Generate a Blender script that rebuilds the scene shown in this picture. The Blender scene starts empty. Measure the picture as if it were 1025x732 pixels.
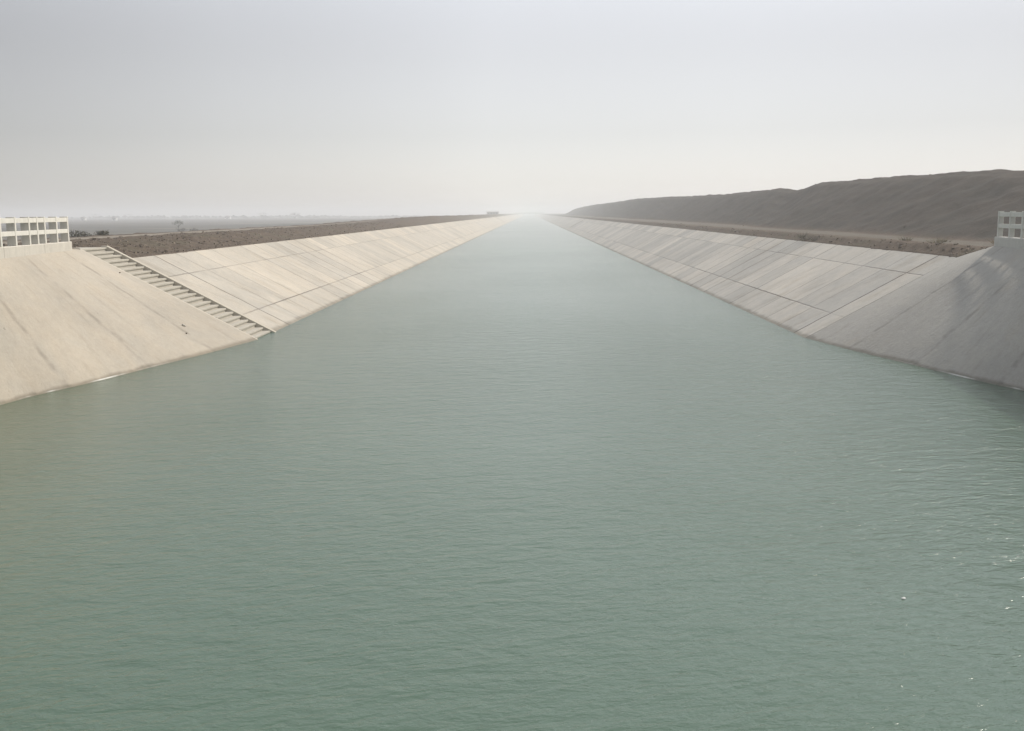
import bpy, math, random
import numpy as np
R = math.radians
random.seed(7)
rng = np.random.default_rng(11)
scene = bpy.context.scene
COL = scene.collection

# ------------------------------------------------------------------ helpers
def link(o):
    COL.objects.link(o); return o

def tag(o, label=None, cat=None, group=None, kind=None):
    if label: o['label'] = label
    if cat: o['category'] = cat
    if group: o['group'] = group
    if kind: o['kind'] = kind
    return o

def mesh_obj(name, verts, faces, mat, parent=None, smooth=False):
    me = bpy.data.meshes.new(name)
    me.from_pydata([tuple(map(float, v)) for v in verts], [], [tuple(map(int, f)) for f in faces])
    me.update()
    if smooth:
        me.polygons.foreach_set('use_smooth', [True] * len(me.polygons))
    if mat: me.materials.append(mat)
    o = link(bpy.data.objects.new(name, me))
    if parent: o.parent = parent
    return o

def empty(name, loc=(0, 0, 0), rz=0.0):
    o = link(bpy.data.objects.new(name, None))
    o.location = loc; o.rotation_euler = (0, 0, rz)
    return o

class MB:
    """collects shapes and links them as one mesh object"""
    def __init__(s): s.v = []; s.f = []
    def add(s, v, f):
        n = len(s.v); s.v += [tuple(p) for p in v]; s.f += [tuple(i + n for i in q) for q in f]
    def box(s, x0, x1, y0, y1, z0, z1):
        s.add([(x0,y0,z0),(x1,y0,z0),(x1,y1,z0),(x0,y1,z0),(x0,y0,z1),(x1,y0,z1),(x1,y1,z1),(x0,y1,z1)],
              [(0,3,2,1),(4,5,6,7),(0,1,5,4),(1,2,6,5),(2,3,7,6),(3,0,4,7)])
    def obox(s, a, b, off0, off1, z0, z1):
        """box whose plan runs from a to b, from off0 to off1 sideways"""
        ax, ay = a; bx, by = b
        L = math.hypot(bx-ax, by-ay); nx, ny = -(by-ay)/L, (bx-ax)/L
        P = [(ax+nx*off0, ay+ny*off0), (bx+nx*off0, by+ny*off0), (bx+nx*off1, by+ny*off1), (ax+nx*off1, ay+ny*off1)]
        s.add([(x,y,z0) for x,y in P] + [(x,y,z1) for x,y in P],
              [(0,3,2,1),(4,5,6,7),(0,1,5,4),(1,2,6,5),(2,3,7,6),(3,0,4,7)])
    def prism_y(s, prof, y0, y1):
        n = len(prof)
        s.add([(x,y0,z) for x,z in prof] + [(x,y1,z) for x,z in prof],
              [tuple(range(n))[::-1], tuple(range(n, 2*n))] + [(i,(i+1)%n,n+(i+1)%n,n+i) for i in range(n)])
    def build(s, name, mat, parent=None, bevel=0.0, smooth=False):
        o = mesh_obj(name, s.v, s.f, mat, parent, smooth)
        import bmesh
        bm = bmesh.new(); bm.from_mesh(o.data)
        bmesh.ops.recalc_face_normals(bm, faces=bm.faces)
        bm.to_mesh(o.data); bm.free()
        if bevel:
            m = o.modifiers.new('bevel', 'BEVEL'); m.width = bevel; m.segments = 1; m.limit_method = 'ANGLE'
        return o

def hash2(ix, iy, seed):
    n = (ix.astype(np.int64) * 374761393 + iy.astype(np.int64) * 668265263 + seed * 982451653) & 0x7fffffff
    n = ((n ^ (n >> 13)) * 1274126177) & 0x7fffffff
    return ((n ^ (n >> 16)) & 0xffff) / 65535.0
def vnoise(x, y, seed=0):
    x = np.asarray(x, float); y = np.asarray(y, float)
    ix = np.floor(x); iy = np.floor(y); fx = x-ix; fy = y-iy
    fx = fx*fx*(3-2*fx); fy = fy*fy*(3-2*fy)
    a = hash2(ix, iy, seed); b = hash2(ix+1, iy, seed); c = hash2(ix, iy+1, seed); d = hash2(ix+1, iy+1, seed)
    return (a*(1-fx)+b*fx)*(1-fy) + (c*(1-fx)+d*fx)*fy
def fbm(x, y, seed=0, octv=4):
    t = 0; a = .5; s = 0
    for k in range(octv):
        t = t + a*(vnoise(np.asarray(x)*2**k, np.asarray(y)*2**k, seed+k*17)*2-1); s += a; a *= .5
    return t/s
def sstep(a, b, x):
    t = np.clip((np.asarray(x, float)-a)/(b-a), 0, 1); return t*t*(3-2*t)

# ------------------------------------------------------------------ node helper
class S:
    def __init__(s, m, sock): s.m = m; s.k = sock
    def _b(s, o, op, swap=False):
        n = s.m.nt.nodes.new('ShaderNodeMath'); n.operation = op
        a, b = (o, s) if swap else (s, o)
        for i, v in enumerate((a, b)):
            if isinstance(v, S): s.m.nt.links.new(v.k, n.inputs[i])
            else: n.inputs[i].default_value = v
        return S(s.m, n.outputs[0])
    def __add__(s, o): return s._b(o, 'ADD')
    __radd__ = __add__
    def __mul__(s, o): return s._b(o, 'MULTIPLY')
    __rmul__ = __mul__
    def __sub__(s, o): return s._b(o, 'SUBTRACT')
    def __rsub__(s, o): return s._b(o, 'SUBTRACT', True)
    def __truediv__(s, o): return s._b(o, 'DIVIDE')
    def mx(s, o): return s._b(o, 'MAXIMUM')
    def mn(s, o): return s._b(o, 'MINIMUM')
    def pw(s, o): return s._b(o, 'POWER')
    def fn(s, op):
        n = s.m.nt.nodes.new('ShaderNodeMath'); n.operation = op
        s.m.nt.links.new(s.k, n.inputs[0]); return S(s.m, n.outputs[0])
    def step(s, a, b):
        n = s.m.nt.nodes.new('ShaderNodeMapRange'); n.interpolation_type = 'SMOOTHSTEP'
        s.m.nt.links.new(s.k, n.inputs[0]); n.inputs[1].default_value = a; n.inputs[2].default_value = b
        return S(s.m, n.outputs[0])
class Mat:
    def __init__(s, name, rough=.8):
        s.mat = bpy.data.materials.new(name); s.mat.use_nodes = True
        s.nt = s.mat.node_tree; s.b = s.nt.nodes['Principled BSDF']; s.b.inputs['Roughness'].default_value = rough
        g = s.nt.nodes.new('ShaderNodeNewGeometry'); s.pos = g.outputs['Position']
        x = s.nt.nodes.new('ShaderNodeSeparateXYZ'); s.nt.links.new(s.pos, x.inputs[0])
        s.x, s.y, s.z = (S(s, x.outputs[i]) for i in range(3))
    def put(s, v, sock):
        if isinstance(v, S): s.nt.links.new(v.k, sock)
        else: sock.default_value = v
    def vec(s, x, y, z=0.0):
        n = s.nt.nodes.new('ShaderNodeCombineXYZ')
        for i, v in enumerate((x, y, z)): s.put(v, n.inputs[i])
        return S(s, n.outputs[0])
    def noise(s, vec=None, scale=1.0, detail=4.0, rough=.55, dist=0.0):
        n = s.nt.nodes.new('ShaderNodeTexNoise')
        s.nt.links.new(vec.k if vec else s.pos, n.inputs['Vector'])
        n.inputs['Scale'].default_value = scale; n.inputs['Detail'].default_value = detail
        n.inputs['Roughness'].default_value = rough; n.inputs['Distortion'].default_value = dist
        return S(s, n.outputs['Fac'])
    def white(s, vec):
        n = s.nt.nodes.new('ShaderNodeTexWhiteNoise'); n.noise_dimensions = '3D'
        s.nt.links.new(vec.k, n.inputs['Vector']); return S(s, n.outputs['Value'])
    def attr(s, name):
        n = s.nt.nodes.new('ShaderNodeAttribute'); n.attribute_name = name; return S(s, n.outputs['Fac'])
    def mix(s, a, b, f, mode='MIX'):
        n = s.nt.nodes.new('ShaderNodeMix'); n.data_type = 'RGBA'; n.blend_type = mode
        s.put(f, n.inputs[0])
        for v, i in ((a, 6), (b, 7)):
            if isinstance(v, S): s.nt.links.new(v.k, n.inputs[i])
            else: n.inputs[i].default_value = (*v, 1)
        return S(s, n.outputs[2])
    def grey(s, v):
        n = s.nt.nodes.new('ShaderNodeCombineColor')
        for i in range(3): s.put(v, n.inputs[i])
        return S(s, n.outputs[0])
    def color(s, c):
        if isinstance(c, S): s.nt.links.new(c.k, s.b.inputs['Base Color'])
        else: s.b.inputs['Base Color'].default_value = (*c, 1)
    def bump(s, h, dist=.05, strength=1.0):
        n = s.nt.nodes.new('ShaderNodeBump'); s.nt.links.new(h.k, n.inputs['Height'])
        n.inputs['Distance'].default_value = dist; s.put(strength, n.inputs['Strength'])
        s.nt.links.new(n.outputs[0], s.b.inputs['Normal']); return n
    def spec(s, v): s.b.inputs['Specular IOR Level'].default_value = v

# ------------------------------------------------------------------ materials
def lining_mat(name, base, warm, regular, z_low, z_high, y_off, ts=.2, js=1.0):
    m = Mat(name, .85); m.spec(.25)
    wob = m.noise(m.vec(m.y*.6, m.z*2.0), 1.0, 3) - .5
    y = m.y + wob*.16
    cell = (y - y_off)/3.0
    ci = cell.fn('FLOOR')
    if regular:
        band = m.z.step(z_low-.001, z_low+.001) + m.z.step(z_high-.001, z_high+.001)
        tone = m.white(m.vec(ci, band, 3.0))
        tone2 = m.white(m.vec(ci, 5.0, 1.0))
    else:
        tone = m.noise(m.vec(m.y*.25, m.z*.3, m.x*.02), 1.0, 2)
        tone2 = tone
    streak = m.noise(m.vec(m.y*2.6, m.z*.6, 2.0), 1.0, 6, .65)
    blot = m.noise(None, .9, 5, .6, .4)
    blot2 = m.noise(None, .22, 3, .55)
    fine = m.noise(None, 14, 4, .65)
    v = (.86-ts*.5) + ts*tone + .06*tone2 + .09*(streak-.5) + .22*(blot-.5) + .34*(blot2-.5) + .20*(fine-.5) + .34*(m.noise(None, 3.3, 6, .75)-.5)
    c = m.mix(base, warm, (blot*1.3 + tone*.5 - .45).step(0, 1))
    c = m.mix(c, (.36, .31, .24), (m.noise(m.vec(m.y*.5, m.z*.5, 6.0), 1, 4, .6)).step(.55, .72)*.4)
    c = m.mix(c, m.grey(v), 1.0, 'MULTIPLY')
    # construction joints
    fr = (cell - ci); d = (fr.mn(1.0 - fr))*3.0
    keep = m.white(m.vec((cell + .5).fn('FLOOR'), 9.0))
    brk = m.noise(m.vec(m.y*.25, m.z*1.4, 7.0), 1.0, 3)
    if regular:
        wdt = .026 + .04*keep*keep
        jt = (1.0 - (d/wdt).step(.5, 1.5)) * ((keep*.9 + .45*brk).step(.15, .75)*.7 + .42)
        hz = m.z + (m.noise(m.vec(m.y*.9, 1.0), 1, 3)-.5)*.05
        j2 = (1.0 - ((hz - z_low).fn('ABSOLUTE')/.019).step(.5, 1.4)) * (m.noise(m.vec(m.y*.06, 4.0), 1, 4)*1.5).step(.45, .95)*.8
        j3 = (1.0 - ((hz - z_high).fn('ABSOLUTE')/.017).step(.5, 1.4)) * (brk*1.4).step(.25, .95)*.65
        joint = jt.mx(j2).mx(j3)*js
        c = m.mix(c, (.62, .58, .52), (m.noise(m.vec(m.y*.8+m.z*.5, m.z*.45, 11.0), 1, 5, .65)).step(.5, .68)*.38, 'MULTIPLY')
    else:
        wob2 = m.noise(m.vec(m.y*.5, m.z*1.2, 4.0), 1, 4) - .5
        cy = (m.y + wob2*.6 - y_off)/4.3; f2 = cy - cy.fn('FLOOR'); d2 = f2.mn(1.0-f2)*4.3
        joint = (1.0 - (d2/.17).step(.0, 1.2)) * (brk*1.5).step(.5, .98)*.38
        # broad poured bands that run down the slope
        c = m.mix(c, (.55, .53, .50), (streak-.5).step(.02, .22)*.30, 'MULTIPLY')
    # pits, cracks and specks of dirt
    sp = m.noise(None, 3.1, 3, .7)
    speck = (m.noise(None, 7.0, 2, .5)).step(.72, .76) * sp.step(.5, .6)
    c = m.mix(c, (.07, .06, .05), joint.mx(speck*.55))
    # the damp strip and a broken pale line just above the water
    wet = 1.0 - (m.z + (blot-.5)*.22).step(.03, .16)
    c = m.mix(c, (.42, .40, .35), wet*.75, 'MULTIPLY')
    pale_line = (1.0 - ((m.z - .025).fn('ABSOLUTE')/.02).step(.6, 1.2)) * m.noise(m.vec(m.y*.4, 3.0), 1, 3).step(.48, .60)*(1.0 - m.y.step(31, 38))*.8
    c = m.mix(c, (.8, .8, .76), pale_line)
    m.color(c)
    grit = m.noise(None, 5.0, 6, .75)
    m.bump(blot*.6 + fine*.3 + grit*.6 + streak*.5 - joint*1.2, .04, .8)
    return m.mat

mat_lin_l = lining_mat('left_lining_concrete', (.45, .415, .355), (.47, .415, .335), True, .81, 2.62, 46.9, .15, .8)
mat_lin_r = lining_mat('right_lining_concrete', (.45, .43, .39), (.47, .43, .37), True, .90, 2.72, 42.7, .27, .9)
mat_wing_grey = lining_mat('grey_wing_concrete', (.375, .36, .33), (.345, .325, .285), False, 1, 2, 31.5)  # greyer copy of the wing concrete; right side's shade put into its base
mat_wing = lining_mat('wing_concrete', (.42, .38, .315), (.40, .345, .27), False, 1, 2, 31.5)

def concrete(name, base, var=.25, bump=.01):
    m = Mat(name, .85); m.spec(.25)
    n = m.noise(None, 2.3, 5, .65); f = m.noise(None, 20, 3, .6)
    st = m.noise(m.vec(m.x*6, m.y*6, m.z*.9), 1, 4, .6)
    v = 1.0 + var*(n-.5) + var*.5*(f-.5) + var*.8*(st-.5)
    c = m.mix(base, m.grey(v), 1.0, 'MULTIPLY')
    c = m.mix(c, (.17, .15, .12), (n*.5+st*.5).step(.60, .78)*.35)
    m.color(c); m.bump(n+f*.4, bump, .6)
    return m.mat
mat_step = concrete('step_concrete', (.40, .37, .31), .35)
mat_kerb = concrete('kerb_concrete', (.43, .39, .32), .35)
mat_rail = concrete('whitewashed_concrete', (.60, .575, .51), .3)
mat_rail_grey = concrete('grey_railing_concrete', (.50, .50, .46), .35)  # greyer, darker base colour for the right railing
mat_base_grey = concrete('grey_base_concrete', (.42, .41, .38), .3)  # greyer, darker base colour for the right base wall
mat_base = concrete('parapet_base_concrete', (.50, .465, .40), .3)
mat_far = concrete('weathered_concrete', (.40, .38, .35))
mat_white = concrete('white_render', (.75, .74, .70), .15)
mat_dark = concrete('dark_opening', (.05, .05, .05), .1)
mat_roof = concrete('grey_roof', (.30, .28, .26), .2)

def ground_mat(name, attrs=True):
    m = Mat(name, .95); m.spec(.1)
    n1 = m.noise(None, .35, 5, .6); n2 = m.noise(None, 2.2, 6, .7); n3 = m.noise(None, 9, 5, .7); n4 = m.noise(None, 30, 3, .7)
    road, plain, heap = m.attr('road'), m.attr('plain'), m.attr('heap')
    dirt = m.mix((.066, .049, .036), (.135, .102, .074), (n2*.6+n3*.4).step(.38, .66))
    dirt = m.mix(dirt, (.095, .082, .055), n1.step(.5, .65)*.6)
    dirt = m.mix(dirt, (.055, .042, .032), (n3*.6+n2*.4).step(.53, .44)*.0 + (1.0-(n3*.5+n4*.5).step(.36, .46))*.5)
    dirt = m.mix(dirt, (.28, .24, .19), (n3*.55+n4*.45).step(.60, .68)*.5)
    rc = m.mix((.19, .165, .135), (.25, .22, .18), n2)
    rc = m.mix(rc, (.19, .155, .12), n1.step(.45, .65)*.6)
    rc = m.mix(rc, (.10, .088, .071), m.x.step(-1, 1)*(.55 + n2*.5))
    c = m.mix(dirt, rc, (road + (n2-.5)*.9*(1.0 - (road*2-1.0).fn('ABSOLUTE'))).step(.15, .8))
    # fields: long strips of different tone
    f = m.noise(m.vec(m.x*.006, m.y*.02, 0), 1, 4, .6, .3)
    f2 = m.noise(m.vec(m.x*.03, m.y*.07, 3), 1, 4, .6)
    pc = m.mix((.045, .043, .034), (.085, .076, .062), f.step(.35, .65))
    pc = m.mix(pc, (.055, .06, .035), f2.step(.55, .68)*.7)
    pc = m.mix(pc, (.26, .225, .175), m.noise(m.vec(m.x*.004, m.y*.035, 9), 1, 3).step(.56, .64)*.7)
    c = m.mix(c, pc, plain)
    hs = m.noise(m.vec(m.x*.6, m.y*.6, m.z*.8), 1, 6, .7)
    hc = m.mix((.050, .042, .034), (.080, .067, .054), (hs*.4+n2*.3+n3*.3).step(.38, .62))
    hc = m.mix(hc, (.058, .053, .044), n1.step(.48, .62)*.7)
    hc = m.mix(hc, (.025, .022, .017), (n3*.6+n2*.4).step(.57, .66)*.6)
    hc = m.mix(hc, (.15, .13, .105), (n3*.5+n4*.5).step(.58, .66)*.45)
    c = m.mix(c, hc, heap)
    m.color(c)
    m.bump(n2*.6+n3*.3+n4*.12, .12, .8)
    return m.mat
mat_ground = ground_mat('bare_earth')

def clod_mat():
    m = Mat('earth_clods', .95); m.spec(.1)
    m.color(m.mix((.085, .065, .048), (.26, .21, .16), m.noise(None, 4, 4, .7).step(.3, .7))); return m.mat
mat_clod = clod_mat()
def leaf_mat(name, a, b):
    m = Mat(name, .8); m.spec(.2)
    m.color(m.mix(a, b, m.noise(None, 5, 3, .6).step(.3, .7))); return m.mat
mat_leaf = leaf_mat('dusty_leaves', (.035, .045, .022), (.08, .085, .045))
mat_dry = leaf_mat('dry_scrub', (.10, .08, .045), (.26, .22, .13))
mat_scrub = leaf_mat('dark_scrub', (.045, .045, .028), (.11, .095, .06))
mat_bark = leaf_mat('bark', (.06, .045, .035), (.11, .09, .07))

def water_mat():
    m = Mat('green_canal_water', .13)
    b = m.b; b.inputs['IOR'].default_value = 1.45
    # rotate a little: the wind ripples do not lie square to the canal
    a = R(-13); x = m.x*math.cos(a) - m.y*math.sin(a); y = m.x*math.sin(a) + m.y*math.cos(a)
    w0 = m.noise(m.vec(x*.10, y*.16, 0), 1, 3, .5)
    w1 = m.noise(m.vec(x*1.15, y*2.3, 0), 1, 3, .55, .4)
    w2 = m.noise(m.vec(x*3.6, y*7.5, 4), 1, 4, .6, .5)
    w3 = m.noise(m.vec(x*14, y*24, 8), 1, 3, .6, .3)
    gust = m.noise(m.vec(m.x*.05, m.y*.035, 5), 1, 3, .55)
    amp = .6 + gust.step(.3, .7)*.6
    m.bump(w0*1.8 + w1*1.25 + w2*.6 + w3*.18, .062, amp)
    # silt in the water, paler olive where it is shallow over the left slope
    silt = m.noise(m.vec(m.x*.12, m.y*.07, 1), 1, 4, .6)
    c = m.mix((.050, .092, .059), (.076, .122, .083), silt)
    c = m.mix(c, (.135, .140, .085), (m.x*-1.0).step(5.5, 15.5)*(1.0 - m.y.step(24, 60))*.36)
    m.color(c)
    return m.mat
mat_water = water_mat()

# ------------------------------------------------------------------ canal geometry
SL, SR, XW = 1.90, 1.83, 12.1
ZT = 3.5
WY  = [0, 15, 20, 26, 30, 33, 36, 40, 43.5, 43.9]
WXB = [16.6, 16.5, 16.4, 16.0, 15.35, 14.45, 13.8, 12.85, 12.2, 12.1]
def side_x(side): return -1 if side == 'left' else 1
def wing_bottom(Y): return np.interp(Y, WY, WXB)
def wing_top(side, Y):
    if side == 'left':
        x = np.interp(Y, [0, 20, 29, 34, 41, 43.9], [16.6, 16.6, 17.4, 18.0, 18.95, 12.1+SL*4.04]); z = np.interp(Y, [0, 41, 43.9], [4.15, 4.15, 4.04])
    else:
        x = np.interp(Y, [0, 20, 29, 34, 40.9, 43.8], [16.6, 16.6, 17.4, 18.0, 18.95, 12.1+SR*3.5]); z = np.interp(Y, [0, 40.9, 43.8], [4.15, 4.15, 3.5])
    return x, z
YJ = {'left': 46.9, 'right': 43.8}
YWE = {'left': 43.9, 'right': 43.8}
SLOPE = {'left': SL, 'right': SR}
def edge(side, Y):
    """x and z of the outer top edge of the concrete"""
    Y = np.asarray(Y, float)
    xw, zw = wing_top(side, np.minimum(Y, YWE[side]))
    far = Y > YJ[side]
    return np.where(far, XW+SLOPE[side]*ZT, xw), np.where(far, ZT, zw)
def bottom(side, Y):
    return np.where(np.asarray(Y) > YWE[side], XW, wing_bottom(Y))

def slab(name, side, segs, mat, wing):
    sg = side_x(side); V = []; F = []
    TH = .16
    for (y0, y1) in segs:
        if wing: ys = np.linspace(y0, y1, 90)
        else: ys = np.unique(np.concatenate([[y0, y1], np.geomspace(y0, y1, 60)]))
        ts = np.linspace(0, 1, 14)
        rows = []
        for Y in ys:
            if wing:
                xt, zt = wing_top(side, Y); xb = wing_bottom(Y)
            else:
                xt, zt = XW+SLOPE[side]*ZT, ZT; xb = XW
            row = []
            for t in ts:
                z = -1.6 + (zt+1.6)*t
                x = xb + (xt-xb)*z/zt
                if wing:
                    # warped slab: slight hand-finished undulation
                    b = .035*float(fbm(Y*.35, z*.5, 5, 3))*min(1, (1-t)*6)
                    x += b
                row.append((sg*x, Y, z))
            xx, yy, zz = row[-1]
            row.append((xx+sg*.14, Y, zz+.0))       # flat lip
            row.append((xx+sg*.14, Y, zz-.5))
            rows.append(row)
        n = len(rows[0]); base = len(V)
        for r in rows: V += r
        for i in range(len(rows)-1):
            for j in range(n-1):
                a = base+i*n+j; q = (a, a+1, a+n+1, a+n)
                F.append(q if sg < 0 else q[::-1])
        # end faces
        for r_i, flip in ((0, False), (len(rows)-1, True)):
            low = []
            for (x, y, z) in rows[r_i][:14]:
                V.append((x+sg*TH*.4, y, z-TH*.9-.25)); low.append(len(V)-1)
            top = [base+r_i*n+j for j in range(14)]
            for j in range(13):
                F.append((top[j], top[j+1], low[j+1], low[j]))
    return mesh_obj(name, V, F, mat, smooth=False)

STAIR_FAR_L = (548.9, 551.9)
STAIR_FAR_R = (331.4, 334.4)
YEND = 7000
o = slab('canal_lining', 'left', [(46.9, STAIR_FAR_L[0]), (STAIR_FAR_L[1], YEND)], mat_lin_l, False)
tag(o, 'sunlit beige jointed concrete lining of the left canal bank beyond the stairs', 'canal lining', 'concrete slope linings')
o = slab('canal_lining', 'right', [(43.8, STAIR_FAR_R[0]), (STAIR_FAR_R[1], YEND)], mat_lin_r, False)
tag(o, 'greyer jointed concrete lining of the right canal bank below the spoil heap', 'canal lining', 'concrete slope linings')
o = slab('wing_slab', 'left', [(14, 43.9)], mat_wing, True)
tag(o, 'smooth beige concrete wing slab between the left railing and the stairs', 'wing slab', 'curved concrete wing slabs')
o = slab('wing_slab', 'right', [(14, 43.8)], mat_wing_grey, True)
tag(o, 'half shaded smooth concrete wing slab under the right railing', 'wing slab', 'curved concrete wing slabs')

# ------------------------------------------------------------------ stairway
def make_stair(label, group):
    """root at the water line; +x runs down to the water, y along the canal"""
    t = empty('stairway', (0, 0, 0)); tag(t, label, 'stairs', group)
    w0, w1 = -1.5, 1.5
    rise = .18; run = rise*SL
    zt = 4.04
    n = 25
    for k in range(n):
        z = zt - k*rise                       # tread height
        xn = -SL*(z-.0)                       # nose on the slope plane
        mb = MB()
        dz = random.uniform(-.018, .012)
        depth = run + .12 if k else run + .9
        mb.prism_y([(xn+.02, z+dz), (xn+.02, z+dz-.085), (xn-.025, z+dz-.087), (xn-.025, z-rise-.10), (xn-depth, z-rise-.10), (xn-depth, z+dz)], w0+.2, w1-.24)
        mb.build('step', mat_step, t, bevel=.008)
    for (a, b, h, nm) in ((w0, w0+.2, -.012, 'side_kerb'), (w1-.24, w1, .055, 'side_kerb')):
        mb = MB(); zb = -.8
        xt, xb = -SL*zt, -SL*zb
        mb.prism_y([(xt-.25, zt+h), (xt, zt+h), (xb, zb+h), (xb, zb-.45), (xt, zt-.45), (xt-.25, zt-.45)], a, b)
        mb.build(nm, mat_kerb, t, bevel=.015)
    return t
def copy_tree(o, parent=None):
    kids = [c for c in COL.objects if c.parent == o]
    c = o.copy(); COL.objects.link(c); c.parent = parent
    for ch in kids: copy_tree(ch, c)
    return c
g = 'concrete stairs down to the water'
st = make_stair('concrete stairs down the left bank to the water, beside the railing', g)
st.location = (-XW, 45.4, 0)
s2 = copy_tree(st); s2.location = (-XW, 550.4, 0)
s2['label'] = 'tiny far off stairs on the left bank near the flat roofed hut'
s3 = copy_tree(st); s3.location = (XW, 332.9, 0); s3.rotation_euler = (0, 0, math.pi)
s3['label'] = 'distant stairs seen as a dark slanting line on the right bank'

# ------------------------------------------------------------------ railings
def make_railing(side, label, mat_rail, mat_base):
    sg = side_x(side)
    t = empty('railing', (sg*19.1, 41.1, 4.15)); tag(t, label, 'railing', 'concrete railings on the wing slabs')
    def P(Y, off=0.0):
        x = float(np.interp(Y, [20, 29, 34, 41.2], [16.6, 17.4, 18.0, 18.95])) + off
        return (sg*x, Y)
    loc = t.location
    ys = [41.1, 39.75, 38.4, 37.6, 36.75, 35.4, 34.05, 32.7, 31.35, 30.0, 29.2, 28.4, 27.0, 25.65, 24.3]
    s = -sg
    def fix(o):
        o.parent = t; o.matrix_parent_inverse = __import__('mathutils').Matrix.Translation(-loc); return o
    # low base wall
    mb = MB(); pts = [P(y, -.07) for y in (41.22, 37.99, 34, 29, 24)]
    for a, b in zip(pts[:-1], pts[1:]):
        # plan polygon from the canal face outwards
        mb.obox(a, b, *( (0, .34) if sg < 0 else (-.34, 0) ) if False else ((-.34, 0) if sg < 0 else (0, .34)), 3.7, 4.45)
    o = mb.build('base_wall', mat_base, None, bevel=.02); fix(o)
    for y in ys:
        a = P(y+.065, .0); b = P(y-.065, .0)
        mb = MB(); mb.obox(a, b, *((-.30, 0) if sg < 0 else (0, .19)), 4.447, 5.465)
        o = mb.build('post', mat_rail, None, bevel=.01); fix(o)
    for y1, y0 in zip(ys[:-1], ys[1:]):
        for z0, z1, nm in ((5.25, 5.425, 'top_rail'), (4.80, 4.965, 'middle_rail')):
            a = P(y1-.068, .012); b = P(y0+.068, .012)
            mb = MB(); mb.obox(a, b, *((-.11, 0) if sg < 0 else (0, .11)), z0, z1)
            o = mb.build(nm, mat_rail, None, bevel=.008); fix(o)
    return t
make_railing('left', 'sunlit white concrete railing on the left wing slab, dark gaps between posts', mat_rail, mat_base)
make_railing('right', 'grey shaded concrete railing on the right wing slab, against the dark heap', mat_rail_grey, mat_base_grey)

# ------------------------------------------------------------------ ground
CR_Y = [0, 60, 68, 75, 83, 95, 111, 130, 148, 166, 196, 260, 343, 430, 515, 640, 760, 850, 7000]
CR_H = [1.2, 2.10, 2.38, 2.80, 2.92, 3.15, 3.32, 3.50, 3.15, 3.10, 3.15, 3.9, 4.5, 4.3, 4.25, 3.9, 3.2, -1.3, -1.4]
def ground_z(side, X, Y, u, en, ez):
    """X = distance from the axis, u = distance outward from the concrete's edge"""
    rough = fbm(X*1.3, Y*1.3, 21, 4)
    ragged = fbm(X*.25, Y*.25, 33, 4)
    near = sstep(200, 60, Y)
    if side == 'left':
        t = sstep(0, 3.2, u)
        crest = 4.02 + .75*sstep(130, 230, Y) + .15*ragged
        road_z = 4.02 + .4*sstep(130, 230, Y)
        z = ez + .02 + (crest-ez)*t
        z = z + (road_z-crest)*sstep(26, 27.5, X)
        lip = sstep(31.5, 39, X + 1.2*ragged)
        z = z*(1-lip) + 1.0*lip
        z = z + rough*(.17*sstep(0, .8, u)*(1-.75*sstep(26, 27.5, X)*(1-sstep(31, 32.5, X))))*(1-.6*lip)
        z = z + fbm(X*.02, Y*.02, 50, 3)*.5*sstep(45, 120, X)
        far = sstep(300, 3000, X)
        z = z*(1-far) + 1.0*far
        road = sstep(26.3, 27.3, X)*(1-sstep(29.8, 30.8, X))*(1-.5*sstep(90, 140, Y)); plain = sstep(33, 38, X+1.5*ragged); heap = 0*X
    else:
        v = sstep(0, .9, u)
        vz = ez + .02 + (3.86-ez)*v
        # the heap: foot, rounded crest, plateau behind
        foot = 24.6 + .8*fbm(Y*.05, Y*0+3, 8, 3) + 2.0*sstep(104, 124, Y)
        crx = 34.0 + 1.5*sstep(125, 160, Y) + 1.0*fbm(Y*.03, Y*0+9, 12, 2)
        ch = 5.5 + np.interp(Y, CR_Y, CR_H) + .10*fbm(Y*.06, Y*0+1, 4, 3)
        q = np.clip((X-foot)/(crx-foot), 0, 1.35)
        prof = np.where(q < 1, q**1.06 - .10*np.exp(-((q-1)/.12)**2), .90 + .0*q)
        prof = np.clip(prof/.90, 0, 1.0)
        gul = np.exp(-((Y-(108+(X-24)*2.2))/7.0)**2)*.75*sstep(24.5, 29, X)
        z = vz + (ch-3.86)*prof - gul
        h_on = sstep(foot-.3, foot+1.0, X)
        z = z + rough*(.05*(1-h_on)*sstep(0, .4, u)) + fbm(X*.6, Y*.5, 91, 3)*.22*h_on + ragged*.28*h_on*sstep(0, .5, q)*(1-sstep(.75, 1, q))
        runs = fbm(Y*.45, X*.06, 77, 4)
        z = z + runs*.07*h_on*(1-sstep(.8, 1, q))
        back = sstep(150, 260, X)
        z = z*(1-back) + 1.5*back
        # the roadside verge is broken ground, then the beaten track
        road = sstep(20.5, 21.3, X+.4*ragged)*(1-sstep(foot-1.2, foot+.1, X))*.9
        plain = sstep(220, 300, X); heap = h_on
        z = z + .10*np.exp(-((u-1.2)/.5)**2)*sstep(-.4, .6, ragged)*(1-sstep(120, 200, Y))
    return z, road, plain, heap

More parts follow.
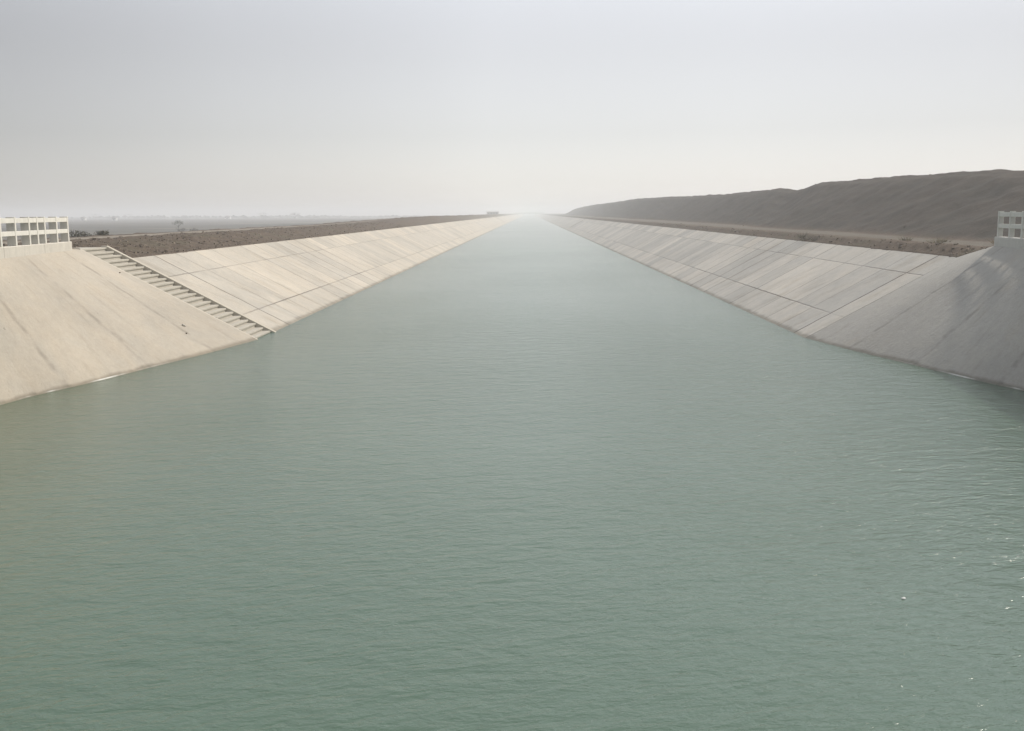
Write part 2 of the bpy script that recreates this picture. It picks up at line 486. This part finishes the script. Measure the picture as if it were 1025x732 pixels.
ys = [-30, -10, 5, 14, 18]
y = 20.0
while y < 8800:
    ys.append(y)
    y += .34 if y < 62 else .34*(y/62)**1.45
ys += [46.88, 46.92, 43.88, 43.92, 43.78, 43.82]
ys = np.array(sorted(ys + [8800]))
us = [0.0]; st_ = .2
while us[-1] < 16: us.append(us[-1] + .24)
while us[-1] < 8900:
    st_ *= 1.14; us.append(us[-1] + max(st_, .24))
us = np.array(us); us[-1] = 8950
fr = np.array([0, .2, .4, .55, .7, .8, .9, .97])
cols = []
for side in ('left', 'right'):
    sg = side_x(side)
    en, ez = edge(side, ys)
    bt = bottom(side, ys)
    U, Y = np.meshgrid(us, ys)
    ragr = .10*fbm(Y*1.7, Y*0+2, 66, 3)
    en2 = (en + .06)[:, None]
    X = en2 + U + np.where(U == 0, ragr, 0)
    # far from the canal the grid ignores the wing's curve
    X = en2*np.exp(-U/60) + (XW+6.6)*(1-np.exp(-U/60)) + U + np.where(U == 0, ragr, 0)
    Z, ro, pl, he = ground_z(side, X, Y, U, en2, ez[:, None])
    Z = np.where(U == 0, ez[:, None]+.035, Z)
    if side == 'left': Z = Z - .35*((Y > 43.85) & (Y < 47) & (U < 1.3))
    fx = fr[None, :]*en[:, None]
    zz = (fx - bt[:, None])/((en-bt)[:, None])*ez[:, None]
    zin = np.clip(zz-.75, -2.2, 10)
    X = np.concatenate([fx, X], 1)*sg
    Z = np.concatenate([zin, Z], 1)
    zer = np.zeros_like(fx)
    cols.append((X, np.repeat(ys[:, None], X.shape[1], 1), Z, np.concatenate([zer, ro], 1), np.concatenate([zer, pl], 1), np.concatenate([zer, he], 1)))
L, Rr = cols
J = [np.concatenate([L[i][:, ::-1][:, :-1], Rr[i]], 1) for i in range(6)]
nr, nc = J[0].shape
V = np.stack([J[0].ravel(), J[1].ravel(), J[2].ravel()], 1)
ii = np.arange(nr*nc).reshape(nr, nc)
Fq = np.stack([ii[:-1, :-1].ravel(), ii[:-1, 1:].ravel(), ii[1:, 1:].ravel(), ii[1:, :-1].ravel()], 1)
me = bpy.data.meshes.new('ground')
me.vertices.add(len(V)); me.vertices.foreach_set('co', V.astype(np.float32).ravel())
me.loops.add(len(Fq)*4); me.loops.foreach_set('vertex_index', Fq.astype(np.int32).ravel())
me.polygons.add(len(Fq)); me.polygons.foreach_set('loop_start', np.arange(0, len(Fq)*4, 4, dtype=np.int32))
me.polygons.foreach_set('loop_total', np.full(len(Fq), 4, dtype=np.int32))
me.polygons.foreach_set('use_smooth', np.ones(len(Fq), dtype=bool))
me.update(calc_edges=True); me.validate()
for nm, arr in (('road', J[3]), ('plain', J[4]), ('heap', J[5])):
    at = me.attributes.new(nm, 'FLOAT', 'POINT'); at.data.foreach_set('value', arr.astype(np.float32).ravel())
me.materials.append(mat_ground)
ground = link(bpy.data.objects.new('ground', me)); ground['kind'] = 'structure'
from mathutils.bvhtree import BVHTree
from mathutils import Vector, Matrix
bvh = BVHTree.FromPolygons([tuple(v) for v in V], [tuple(f) for f in Fq])
def gz(x, y):
    h = bvh.ray_cast(Vector((x, y, 60)), Vector((0, 0, -1)))
    return h[0].z if h[0] else 0.0

# ------------------------------------------------------------------ water
wy = np.concatenate([np.linspace(-30, 14, 6), np.linspace(15, 46, 60), np.geomspace(47, 8700, 40)])
V = []; F = []
for Y in wy:
    b = float(bottom('left', min(Y, 50))) + .9
    for k in range(9): V.append((-b + 2*b*k/8, Y, 0))
for i in range(len(wy)-1):
    for k in range(8):
        a = i*9+k; F.append((a, a+1, a+10, a+9))
w = mesh_obj('water', V, F, mat_water, smooth=True); w['kind'] = 'structure'

# ------------------------------------------------------------------ rubble (nobody could count it)
def rubble(name, spots, mat):
    V = []; F = []
    cube = np.array([(-1,-1,-1),(1,-1,-1),(1,1,-1),(-1,1,-1),(-1,-1,1),(1,-1,1),(1,1,1),(-1,1,1)], float)
    cf = [(0,3,2,1),(4,5,6,7),(0,1,5,4),(1,2,6,5),(2,3,7,6),(3,0,4,7)]
    for (x, y, s) in spots:
        c = cube*(1+rng.uniform(-.45, .25, (8, 3)))*np.array([s, s*rng.uniform(.6, 1.3), s*rng.uniform(.4, .9)])*.5
        a = rng.uniform(0, 6.28); ca, sa = math.cos(a), math.sin(a)
        c = np.stack([c[:, 0]*ca-c[:, 1]*sa, c[:, 0]*sa+c[:, 1]*ca, c[:, 2]], 1) + np.array([x, y, gz(x, y)+s*.1])
        n = len(V); V += [tuple(p) for p in c]; F += [tuple(i+n for i in f) for f in cf]
    return mesh_obj(name, V, F, mat)
sp = []
for _ in range(3200):
    y = 47.2 + 110*rng.random()**1.7
    u = rng.random()**1.2*7.6
    sp.append((-(XW+SL*ZT+.25+u), y, .03+.13*rng.random()**3))
for _ in range(450):
    y = 41.5 + 110*rng.random()**1.7
    u = abs(rng.normal(0, .8))
    if rng.random() < .06: u = rng.random()*16
    sp.append((XW+SR*ZT+.25+u, y, .03+.13*rng.random()**3))
for _ in range(500):
    y = 34 + 13*rng.random(); sp.append((-(21.0+rng.random()*7), y, .03+.12*rng.random()**3))
o = rubble('rubble', sp, mat_clod)
tag(o, 'loose brown earth clods and stones strewn along both canal banks', 'rubble', kind='stuff')

# ------------------------------------------------------------------ plants
def leaf_cloud(n, blobs, size, jitter=.9):
    V = []; F = []
    for _ in range(n):
        cx, cy, cz, rx, ry, rz = blobs[rng.integers(len(blobs))]
        d = rng.normal(size=3); d /= np.linalg.norm(d); r = rng.random()**.45
        c = np.array([cx+d[0]*rx*r, cy+d[1]*ry*r, cz+d[2]*rz*r])
        u = rng.normal(size=3); u /= np.linalg.norm(u); w_ = np.cross(u, rng.normal(size=3)); w_ /= np.linalg.norm(w_)
        s = size*rng.uniform(.5, 1.2)
        n0 = len(V); V += [tuple(c-u*s), tuple(c+w_*s*.5), tuple(c+u*s), tuple(c-w_*s*.5)]; F.append((n0, n0+1, n0+2, n0+3))
    return V, F
def limb(mb, a, b, r0, r1, n=6):
    a = Vector(a); b = Vector(b); d = (b-a).normalized(); p = d.orthogonal().normalized(); q = d.cross(p)
    v = [a+(p*math.cos(t)+q*math.sin(t))*r0 for t in [6.2832*i/n for i in range(n)]] + [b+(p*math.cos(t)+q*math.sin(t))*r1 for t in [6.2832*i/n for i in range(n)]]
    mb.add([tuple(x) for x in v], [(i, (i+1) % n, n+(i+1) % n, n+i) for i in range(n)] + [tuple(range(n))[::-1], tuple(range(n, 2*n))])
def tree(x, y, h, wd, label, group=None, leaves=500, trunk_h=.4):
    z = gz(x, y)
    t = empty('tree', (x, y, z-.05)); tag(t, label, 'tree', group)
    mb = MB(); th = h*trunk_h
    limb(mb, (0, 0, 0), (.05*h, 0, th), .035*h, .022*h)
    blobs = []
    for k in range(6):
        a = k*1.05+rng.random(); e = (math.cos(a)*wd*.3, math.sin(a)*wd*.3, h*rng.uniform(.62, .82))
        limb(mb, (.05*h, 0, th*.95), e, .018*h, .006*h, 5)
        blobs.append((e[0], e[1], e[2], wd*.26, wd*.26, h*.16))
    blobs.append((0, 0, h*.83, wd*.2, wd*.2, h*.14))
    mb.build('trunk', mat_bark, t)
    V, F = leaf_cloud(leaves, blobs, max(.035*h, .09)); mesh_obj('crown', V, F, mat_leaf, t)
    return t
def bush(x, y, w_, h, label, mat, group=None, n=260, name='bush', cat='bush', size=.07):
    z = gz(x, y)
    V, F = leaf_cloud(n, [(rng.uniform(-.3, .3)*w_, rng.uniform(-.2, .2)*w_, h*rng.uniform(.3, .6), w_*.3, w_*.3, h*.45) for _ in range(5)], size)
    for k in range(9):   # stems
        a = rng.uniform(0, 6.28); n0 = len(V); e = (math.cos(a)*w_*.4, math.sin(a)*w_*.4, h*rng.uniform(.7, 1.05)); s = .012+size*.06
        V += [(-s, 0, -.05), (s, 0, -.05), (e[0]+s*.5, e[1], e[2]), (e[0]-s*.5, e[1], e[2])]; F.append((n0, n0+1, n0+2, n0+3))
    o = mesh_obj(name, V, F, mat); o.location = (x, y, z)
    return tag(o, label, cat, group)
def tuft(x, y, w_, h, label, group, n=70, mat=None):
    z = gz(x, y); V = []; F = []
    for k in range(n):
        a = rng.uniform(0, 6.28); r = w_*.5*rng.random()**.5; bx, by = math.cos(a)*r*.5, math.sin(a)*r*.5
        hh = h*rng.uniform(.5, 1.1); s = .012; b = rng.uniform(0, 6.28); n0 = len(V)
        tx, ty = bx+math.cos(a)*r*1.0, by+math.sin(a)*r*1.0
        V += [(bx-s*math.cos(b), by-s*math.sin(b), -.05), (bx+s*math.cos(b), by+s*math.sin(b), -.05), (tx, ty, hh)]; F.append((n0, n0+1, n0+2))
    o = mesh_obj('grass_tuft', V, F, mat or mat_dry); o.location = (x, y, z)
    return tag(o, label, 'grass tuft', group)

# the lone tree on the left plain and the scrub around it
tree(-102, 291, 3.5, 3.4, 'lone small tree standing on the hazy plain beyond the left bank', leaves=420)
bush(-99.5, 286, 3.4, 1.1, 'low bush at the foot of the lone tree', mat_scrub, size=.2, n=200)
bush(-92, 275, 3.5, 1.0, 'low bush on the plain, right of the lone tree', mat_scrub, size=.2, n=200)
for i, (x, y, w_, h) in enumerate([(-33.6, 76, 2.6, .75), (-32.2, 71, 1.8, .6), (-34.6, 79.5, 1.8, .7), (-31.8, 74.5, 1.2, .45), (-36.2, 82, 2.2, .8)]):
    lab = ['widest dark bush beyond the dirt track, seen right of the left railing', 'small dark bush at the near end of the row by the dirt track',
           'brownish bush behind the widest one beyond the dirt track', 'smallest bush in front of the widest one beside the dirt track',
           'farthest bush of the row beyond the left dirt track'][i]
    bush(x, y, w_, h, lab, mat_scrub, 'dark bushes beyond the left dirt track', n=420, size=.07)
for i, (x, y) in enumerate([(18.75, 68.5), (19.05, 70.5), (18.9, 66.6)]):
    lab = ['dark scraggly tuft overhanging the top of the right lining', 'dark tuft just behind the overhanging one on the right lining edge',
           'sparse tuft at the near end of the three on the right lining edge'][i]
    tuft(x, y, 1.1, .42, lab, 'tufts on the edge of the right lining', 60, mat_scrub)
for i, (x, y) in enumerate([(20.3, 50.5), (21.6, 52.8), (20.9, 56.2), (22.8, 49.2)]):
    lab = ['pale dry grass tuft nearest the lining below the heap', 'pale dry tuft in the middle of the right dirt track verge',
           'farthest pale dry tuft on the right verge', 'pale dry tuft closest to the foot of the spoil heap'][i]
    tuft(x, y, .9, .30, lab, 'dry grass tufts on the right verge', 90)

# far trees at the edge of the haze
far = [(-210, 900, 8, 10), (-305, 1150, 9, 14), (-330, 1420, 11, 16), (-520, 1300, 9, 15), (-640, 1480, 10, 18)]
labs = ['faint tree rising highest on the left horizon, close to the left bank', 'faint wide tree on the horizon left of the highest one', 'large hazy tree far behind on the left horizon',
        'hazy low tree in the middle of the left horizon', 'hazy broad tree between the middle one and the white sheds']
for (x, y, h, wd), lab in zip(far, labs):
    tree(x, y, h*.8, wd, lab, 'hazy trees on the left horizon', leaves=260, trunk_h=.25)

# the broken belt of scrub that closes the plain
V = []; F = []
for _ in range(2600):
    x = -60 - 2300*rng.random()**1.2; y = 1350 + 300*rng.random() + 120*math.sin(x*.006)
    k = float(vnoise(x*.012, y*.004, 5))
    if k < .42: continue
    h = (k-.38)*7*rng.random(); s_ = rng.uniform(1.2, 3.2); n0 = len(V)
    a = rng.uniform(0, 3.14); dx, dy = math.cos(a)*s_*1.6, math.sin(a)*s_
    V += [(x-dx, y-dy, 1+h), (x, y, 1+h-s_*.6), (x+dx, y+dy, 1+h), (x+rng.uniform(-1, 1), y, 1+h+s_*.6)]; F.append((n0, n0+1, n0+2, n0+3))
o = mesh_obj('scrub_belt', V, F, mat_leaf); tag(o, 'broken line of scrub and trees along the hazy left horizon', 'scrub', kind='stuff')

# ------------------------------------------------------------------ far buildings
def shed(x, y, w_, d, h, label, rz=0.0):
    t = empty('shed', (x, y, gz(x, y)), rz); tag(t, label, 'shed', 'small white sheds far off on the left plain')
    mb = MB(); mb.box(-w_/2, w_/2, -d/2, d/2, -.2, h); mb.build('wall', mat_white, t)
    mb = MB(); mb.prism_y([(-w_/2-.3, h+.02), (w_/2+.3, h+.02), (w_/2+.3, h+.2), (0, h+1.1), (-w_/2-.3, h+.2)], -d/2-.3, d/2+.3); mb.build('roof', mat_roof, t)
    mb = MB(); mb.box(-.6, .6, -d/2-.06, -d/2+.05, 0, 2.1); mb.build('door', mat_dark, t)
    for sx in (-1, 1):
        mb = MB(); mb.box(sx*w_*.3-.5, sx*w_*.3+.5, -d/2-.05, -d/2+.05, 1.1, 2.0); mb.build('window', mat_dark, t)
shed(-372, 900, 3.8, 4, 2.4, 'rightmost and clearest of the white sheds on the left plain')
shed(-427, 960, 4.5, 4, 2.4, 'white shed between the other two on the left plain')
shed(-560, 1150, 7, 5, 2.4, 'faint wide shed closest to the left railing')
shed(-330, 1100, 6, 5, 2.4, 'faint shed on the plain behind the lone tree')

t = empty('canal_hut', (-27.5, 760, gz(-27.5, 760)-.6)); tag(t, 'flat roofed grey hut on the left bank near the vanishing point', 'hut')
mb = MB(); mb.box(-4.4, 4.4, -3, 3, -.3, 2.6); mb.build('wall', mat_far, t)
mb = MB(); mb.box(-4.8, 4.8, -3.4, 3.4, 2.602, 2.85); mb.build('roof', mat_roof, t)
for x in (-3, -1, 3): mb = MB(); mb.box(x-.6, x+.6, -3.06, -2.9, 1, 2.1); mb.build('window', mat_dark, t)
mb = MB(); mb.box(.5, 1.6, -3.06, -2.9, 0, 2.1); mb.build('door', mat_dark, t)

t = empty('bridge', (0, 1650, 0)); tag(t, 'faint road bridge crossing the canal near the vanishing point', 'bridge')
mb = MB(); mb.box(-24, 24, -3, 3, 4.7, 5.35); mb.build('deck', mat_far, t)
for x in (-10, 0, 10):
    mb = MB(); mb.box(x-.4, x+.4, -2.4, 2.4, -2, 4.698); mb.build('pier', mat_far, t)
for y in (-2.9, 2.7):
    mb = MB(); mb.box(-24, 24, y, y+.2, 5.352, 6.2); mb.build('parapet', mat_far, t)

# a scrap of white litter floating on the water
mb = MB(); mb.add([(0.03, 0, 0), (.01, .025, 0), (-.03, .015, 0), (-.025, -.02, 0), (.01, -.025, 0), (0, 0, .02), (.012, .006, .012)],
    [(0, 1, 6), (1, 5, 6), (0, 6, 5), (1, 2, 5), (2, 3, 5), (3, 4, 5), (4, 0, 5), (0, 4, 3, 2, 1)])
o = mb.build('litter', mat_white); o.location = (5.35, 13.75, .012); tag(o, 'tiny white scrap floating on the green water', 'litter')
# chips of concrete and a twig on the left wing slab
def on_wing(y, z):
    xt, zt = wing_top('left', y); xb = wing_bottom(y); return (-(float(xb+(xt-xb)*z/zt)), y, z)
for i, (y, z, s, lab) in enumerate([(40.6, 1.0, .08, 'small pale concrete chip on the left wing slab, near the stairs foot'), (40.0, .75, .045, 'small dark chip below the pale one on the left wing slab'), (42.9, 3.05, .04, 'dark chip beside the upper half of the stairs')]):
    o = MB(); o.box(-s, s, -s*.6, s*.7, -s*.4, s*.4); o = o.build('concrete_chip', mat_base if i == 0 else mat_clod, bevel=s*.2)
    o.location = Vector(on_wing(y, z)) + Vector((.02, 0, s*.3)); o.rotation_euler = (.3, .45, 1.1+i); tag(o, lab, 'chip', 'chips on the left wing slab')

# ------------------------------------------------------------------ haze
HAZE = 1.2e-3
mb = MB(); mb.box(-9400, 9400, -200, 9300, -4, 18)
hz = mb.build('haze', None); tag(hz, 'pale dusty haze filling the air over the canal', kind='stuff')
hm = bpy.data.materials.new('haze_air'); hm.use_nodes = True; nt = hm.node_tree; nt.nodes.clear()
out = nt.nodes.new('ShaderNodeOutputMaterial'); pv = nt.nodes.new('ShaderNodeVolumePrincipled')
pv.inputs['Color'].default_value = (1, 1, 1, 1); pv.inputs['Density'].default_value = HAZE; pv.inputs['Anisotropy'].default_value = .35
nt.links.new(pv.outputs[0], out.inputs['Volume']); hz.data.materials.append(hm)
hm.cycles.homogeneous_volume = True

# ------------------------------------------------------------------ light
EL, AZ = 47.5, 63.0            # azimuth measured from +Y towards +X
world = bpy.data.worlds.new('World'); scene.world = world; world.use_nodes = True
nt = world.node_tree; bg = nt.nodes['Background']
sky = nt.nodes.new('ShaderNodeTexSky'); sky.sky_type = 'NISHITA'; sky.sun_disc = False
sky.sun_elevation = R(EL); sky.sun_rotation = R(AZ)
sky.air_density = 1.0; sky.dust_density = .5; sky.ozone_density = 1.0
hs = nt.nodes.new('ShaderNodeHueSaturation'); hs.inputs['Saturation'].default_value = .24
nt.links.new(sky.outputs[0], hs.inputs['Color'])
# the dust veil, palest straight ahead; the sky behind the camera is dimmed for shade
tc = nt.nodes.new('ShaderNodeTexCoord'); sx = nt.nodes.new('ShaderNodeSeparateXYZ'); nt.links.new(tc.outputs['Generated'], sx.inputs[0])
rp = nt.nodes.new('ShaderNodeValToRGB'); mr = nt.nodes.new('ShaderNodeMapRange'); mr.inputs[1].default_value = -1; mr.inputs[2].default_value = 1
nt.links.new(sx.outputs[0], mr.inputs[0]); nt.links.new(mr.outputs[0], rp.inputs[0])
els = rp.color_ramp.elements; els[0].position = .0; els[0].color = (.7, .7, .7, 1); els[1].position = 1; els[1].color = (.5, .5, .5, 1)
for p_, v_ in ((.25, .455), (.36, .585), (.48, .665), (.60, .61), (.72, .51)):
    e_ = els.new(p_); e_.color = (v_*1.03, v_*.995, v_*.985, 1)
mu = nt.nodes.new('ShaderNodeMix'); mu.data_type = 'RGBA'; mu.blend_type = 'MULTIPLY'; mu.inputs[0].default_value = 1
up = nt.nodes.new('ShaderNodeMapRange'); up.interpolation_type = 'SMOOTHSTEP'; up.inputs[1].default_value = .14; up.inputs[2].default_value = .42
nt.links.new(sx.outputs[2], up.inputs[0])
um = nt.nodes.new('ShaderNodeMix'); um.data_type = 'RGBA'; um.inputs[7].default_value = (1.4, 1.4, 1.4, 1)
nt.links.new(up.outputs[0], um.inputs[0]); nt.links.new(rp.outputs[0], um.inputs[6])
bk = nt.nodes.new('ShaderNodeMapRange'); bk.interpolation_type = 'SMOOTHSTEP'; bk.inputs[1].default_value = -.8; bk.inputs[2].default_value = .2  # dims the unseen sky behind, added to darken camera-facing faces
bk.inputs[3].default_value = .62; bk.inputs[4].default_value = 1.0; nt.links.new(sx.outputs[1], bk.inputs[0])
vm = nt.nodes.new('ShaderNodeVectorMath'); vm.operation = 'SCALE'; nt.links.new(hs.outputs[0], vm.inputs[0]); nt.links.new(bk.outputs[0], vm.inputs['Scale'])
nt.links.new(vm.outputs[0], mu.inputs[6]); nt.links.new(um.outputs[2], mu.inputs[7]); nt.links.new(mu.outputs[2], bg.inputs['Color'])
bg.inputs['Strength'].default_value = .145
sd = bpy.data.lights.new('sun', 'SUN'); sd.energy = 2.75; sd.angle = R(2.6); sd.color = (1, .92, .81)
so = link(bpy.data.objects.new('sun', sd))
d = Vector((math.sin(R(AZ))*math.cos(R(EL)), math.cos(R(AZ))*math.cos(R(EL)), math.sin(R(EL))))
so.rotation_euler = d.to_track_quat('Z', 'Y').to_euler()
so.location = (0, 0, 50)

# ------------------------------------------------------------------ camera
cd = bpy.data.cameras.new('camera'); cam = link(bpy.data.objects.new('camera', cd)); scene.camera = cam
cd.sensor_width = 36; cd.sensor_fit = 'HORIZONTAL'; cd.lens = 36*1000/1025; cd.clip_start = .1; cd.clip_end = 30000
yaw, pitch, roll = R(1.03), math.atan(.1525), R(-.33)
M = Matrix.Rotation(yaw, 4, 'Z') @ Matrix.Rotation(math.pi/2-pitch, 4, 'X') @ Matrix.Rotation(roll, 4, 'Z')
cam.matrix_world = Matrix.Translation((0, 0, 5.5)) @ M

vs = scene.view_settings
vs.view_transform = 'Standard'; vs.look = 'None'; vs.gamma = 1; vs.use_curve_mapping = False; vs.exposure = 0.36
scene.render.engine = 'CYCLES'
cy = scene.cycles
cy.volume_bounces = 2; cy.max_bounces = 6; cy.use_denoising = True
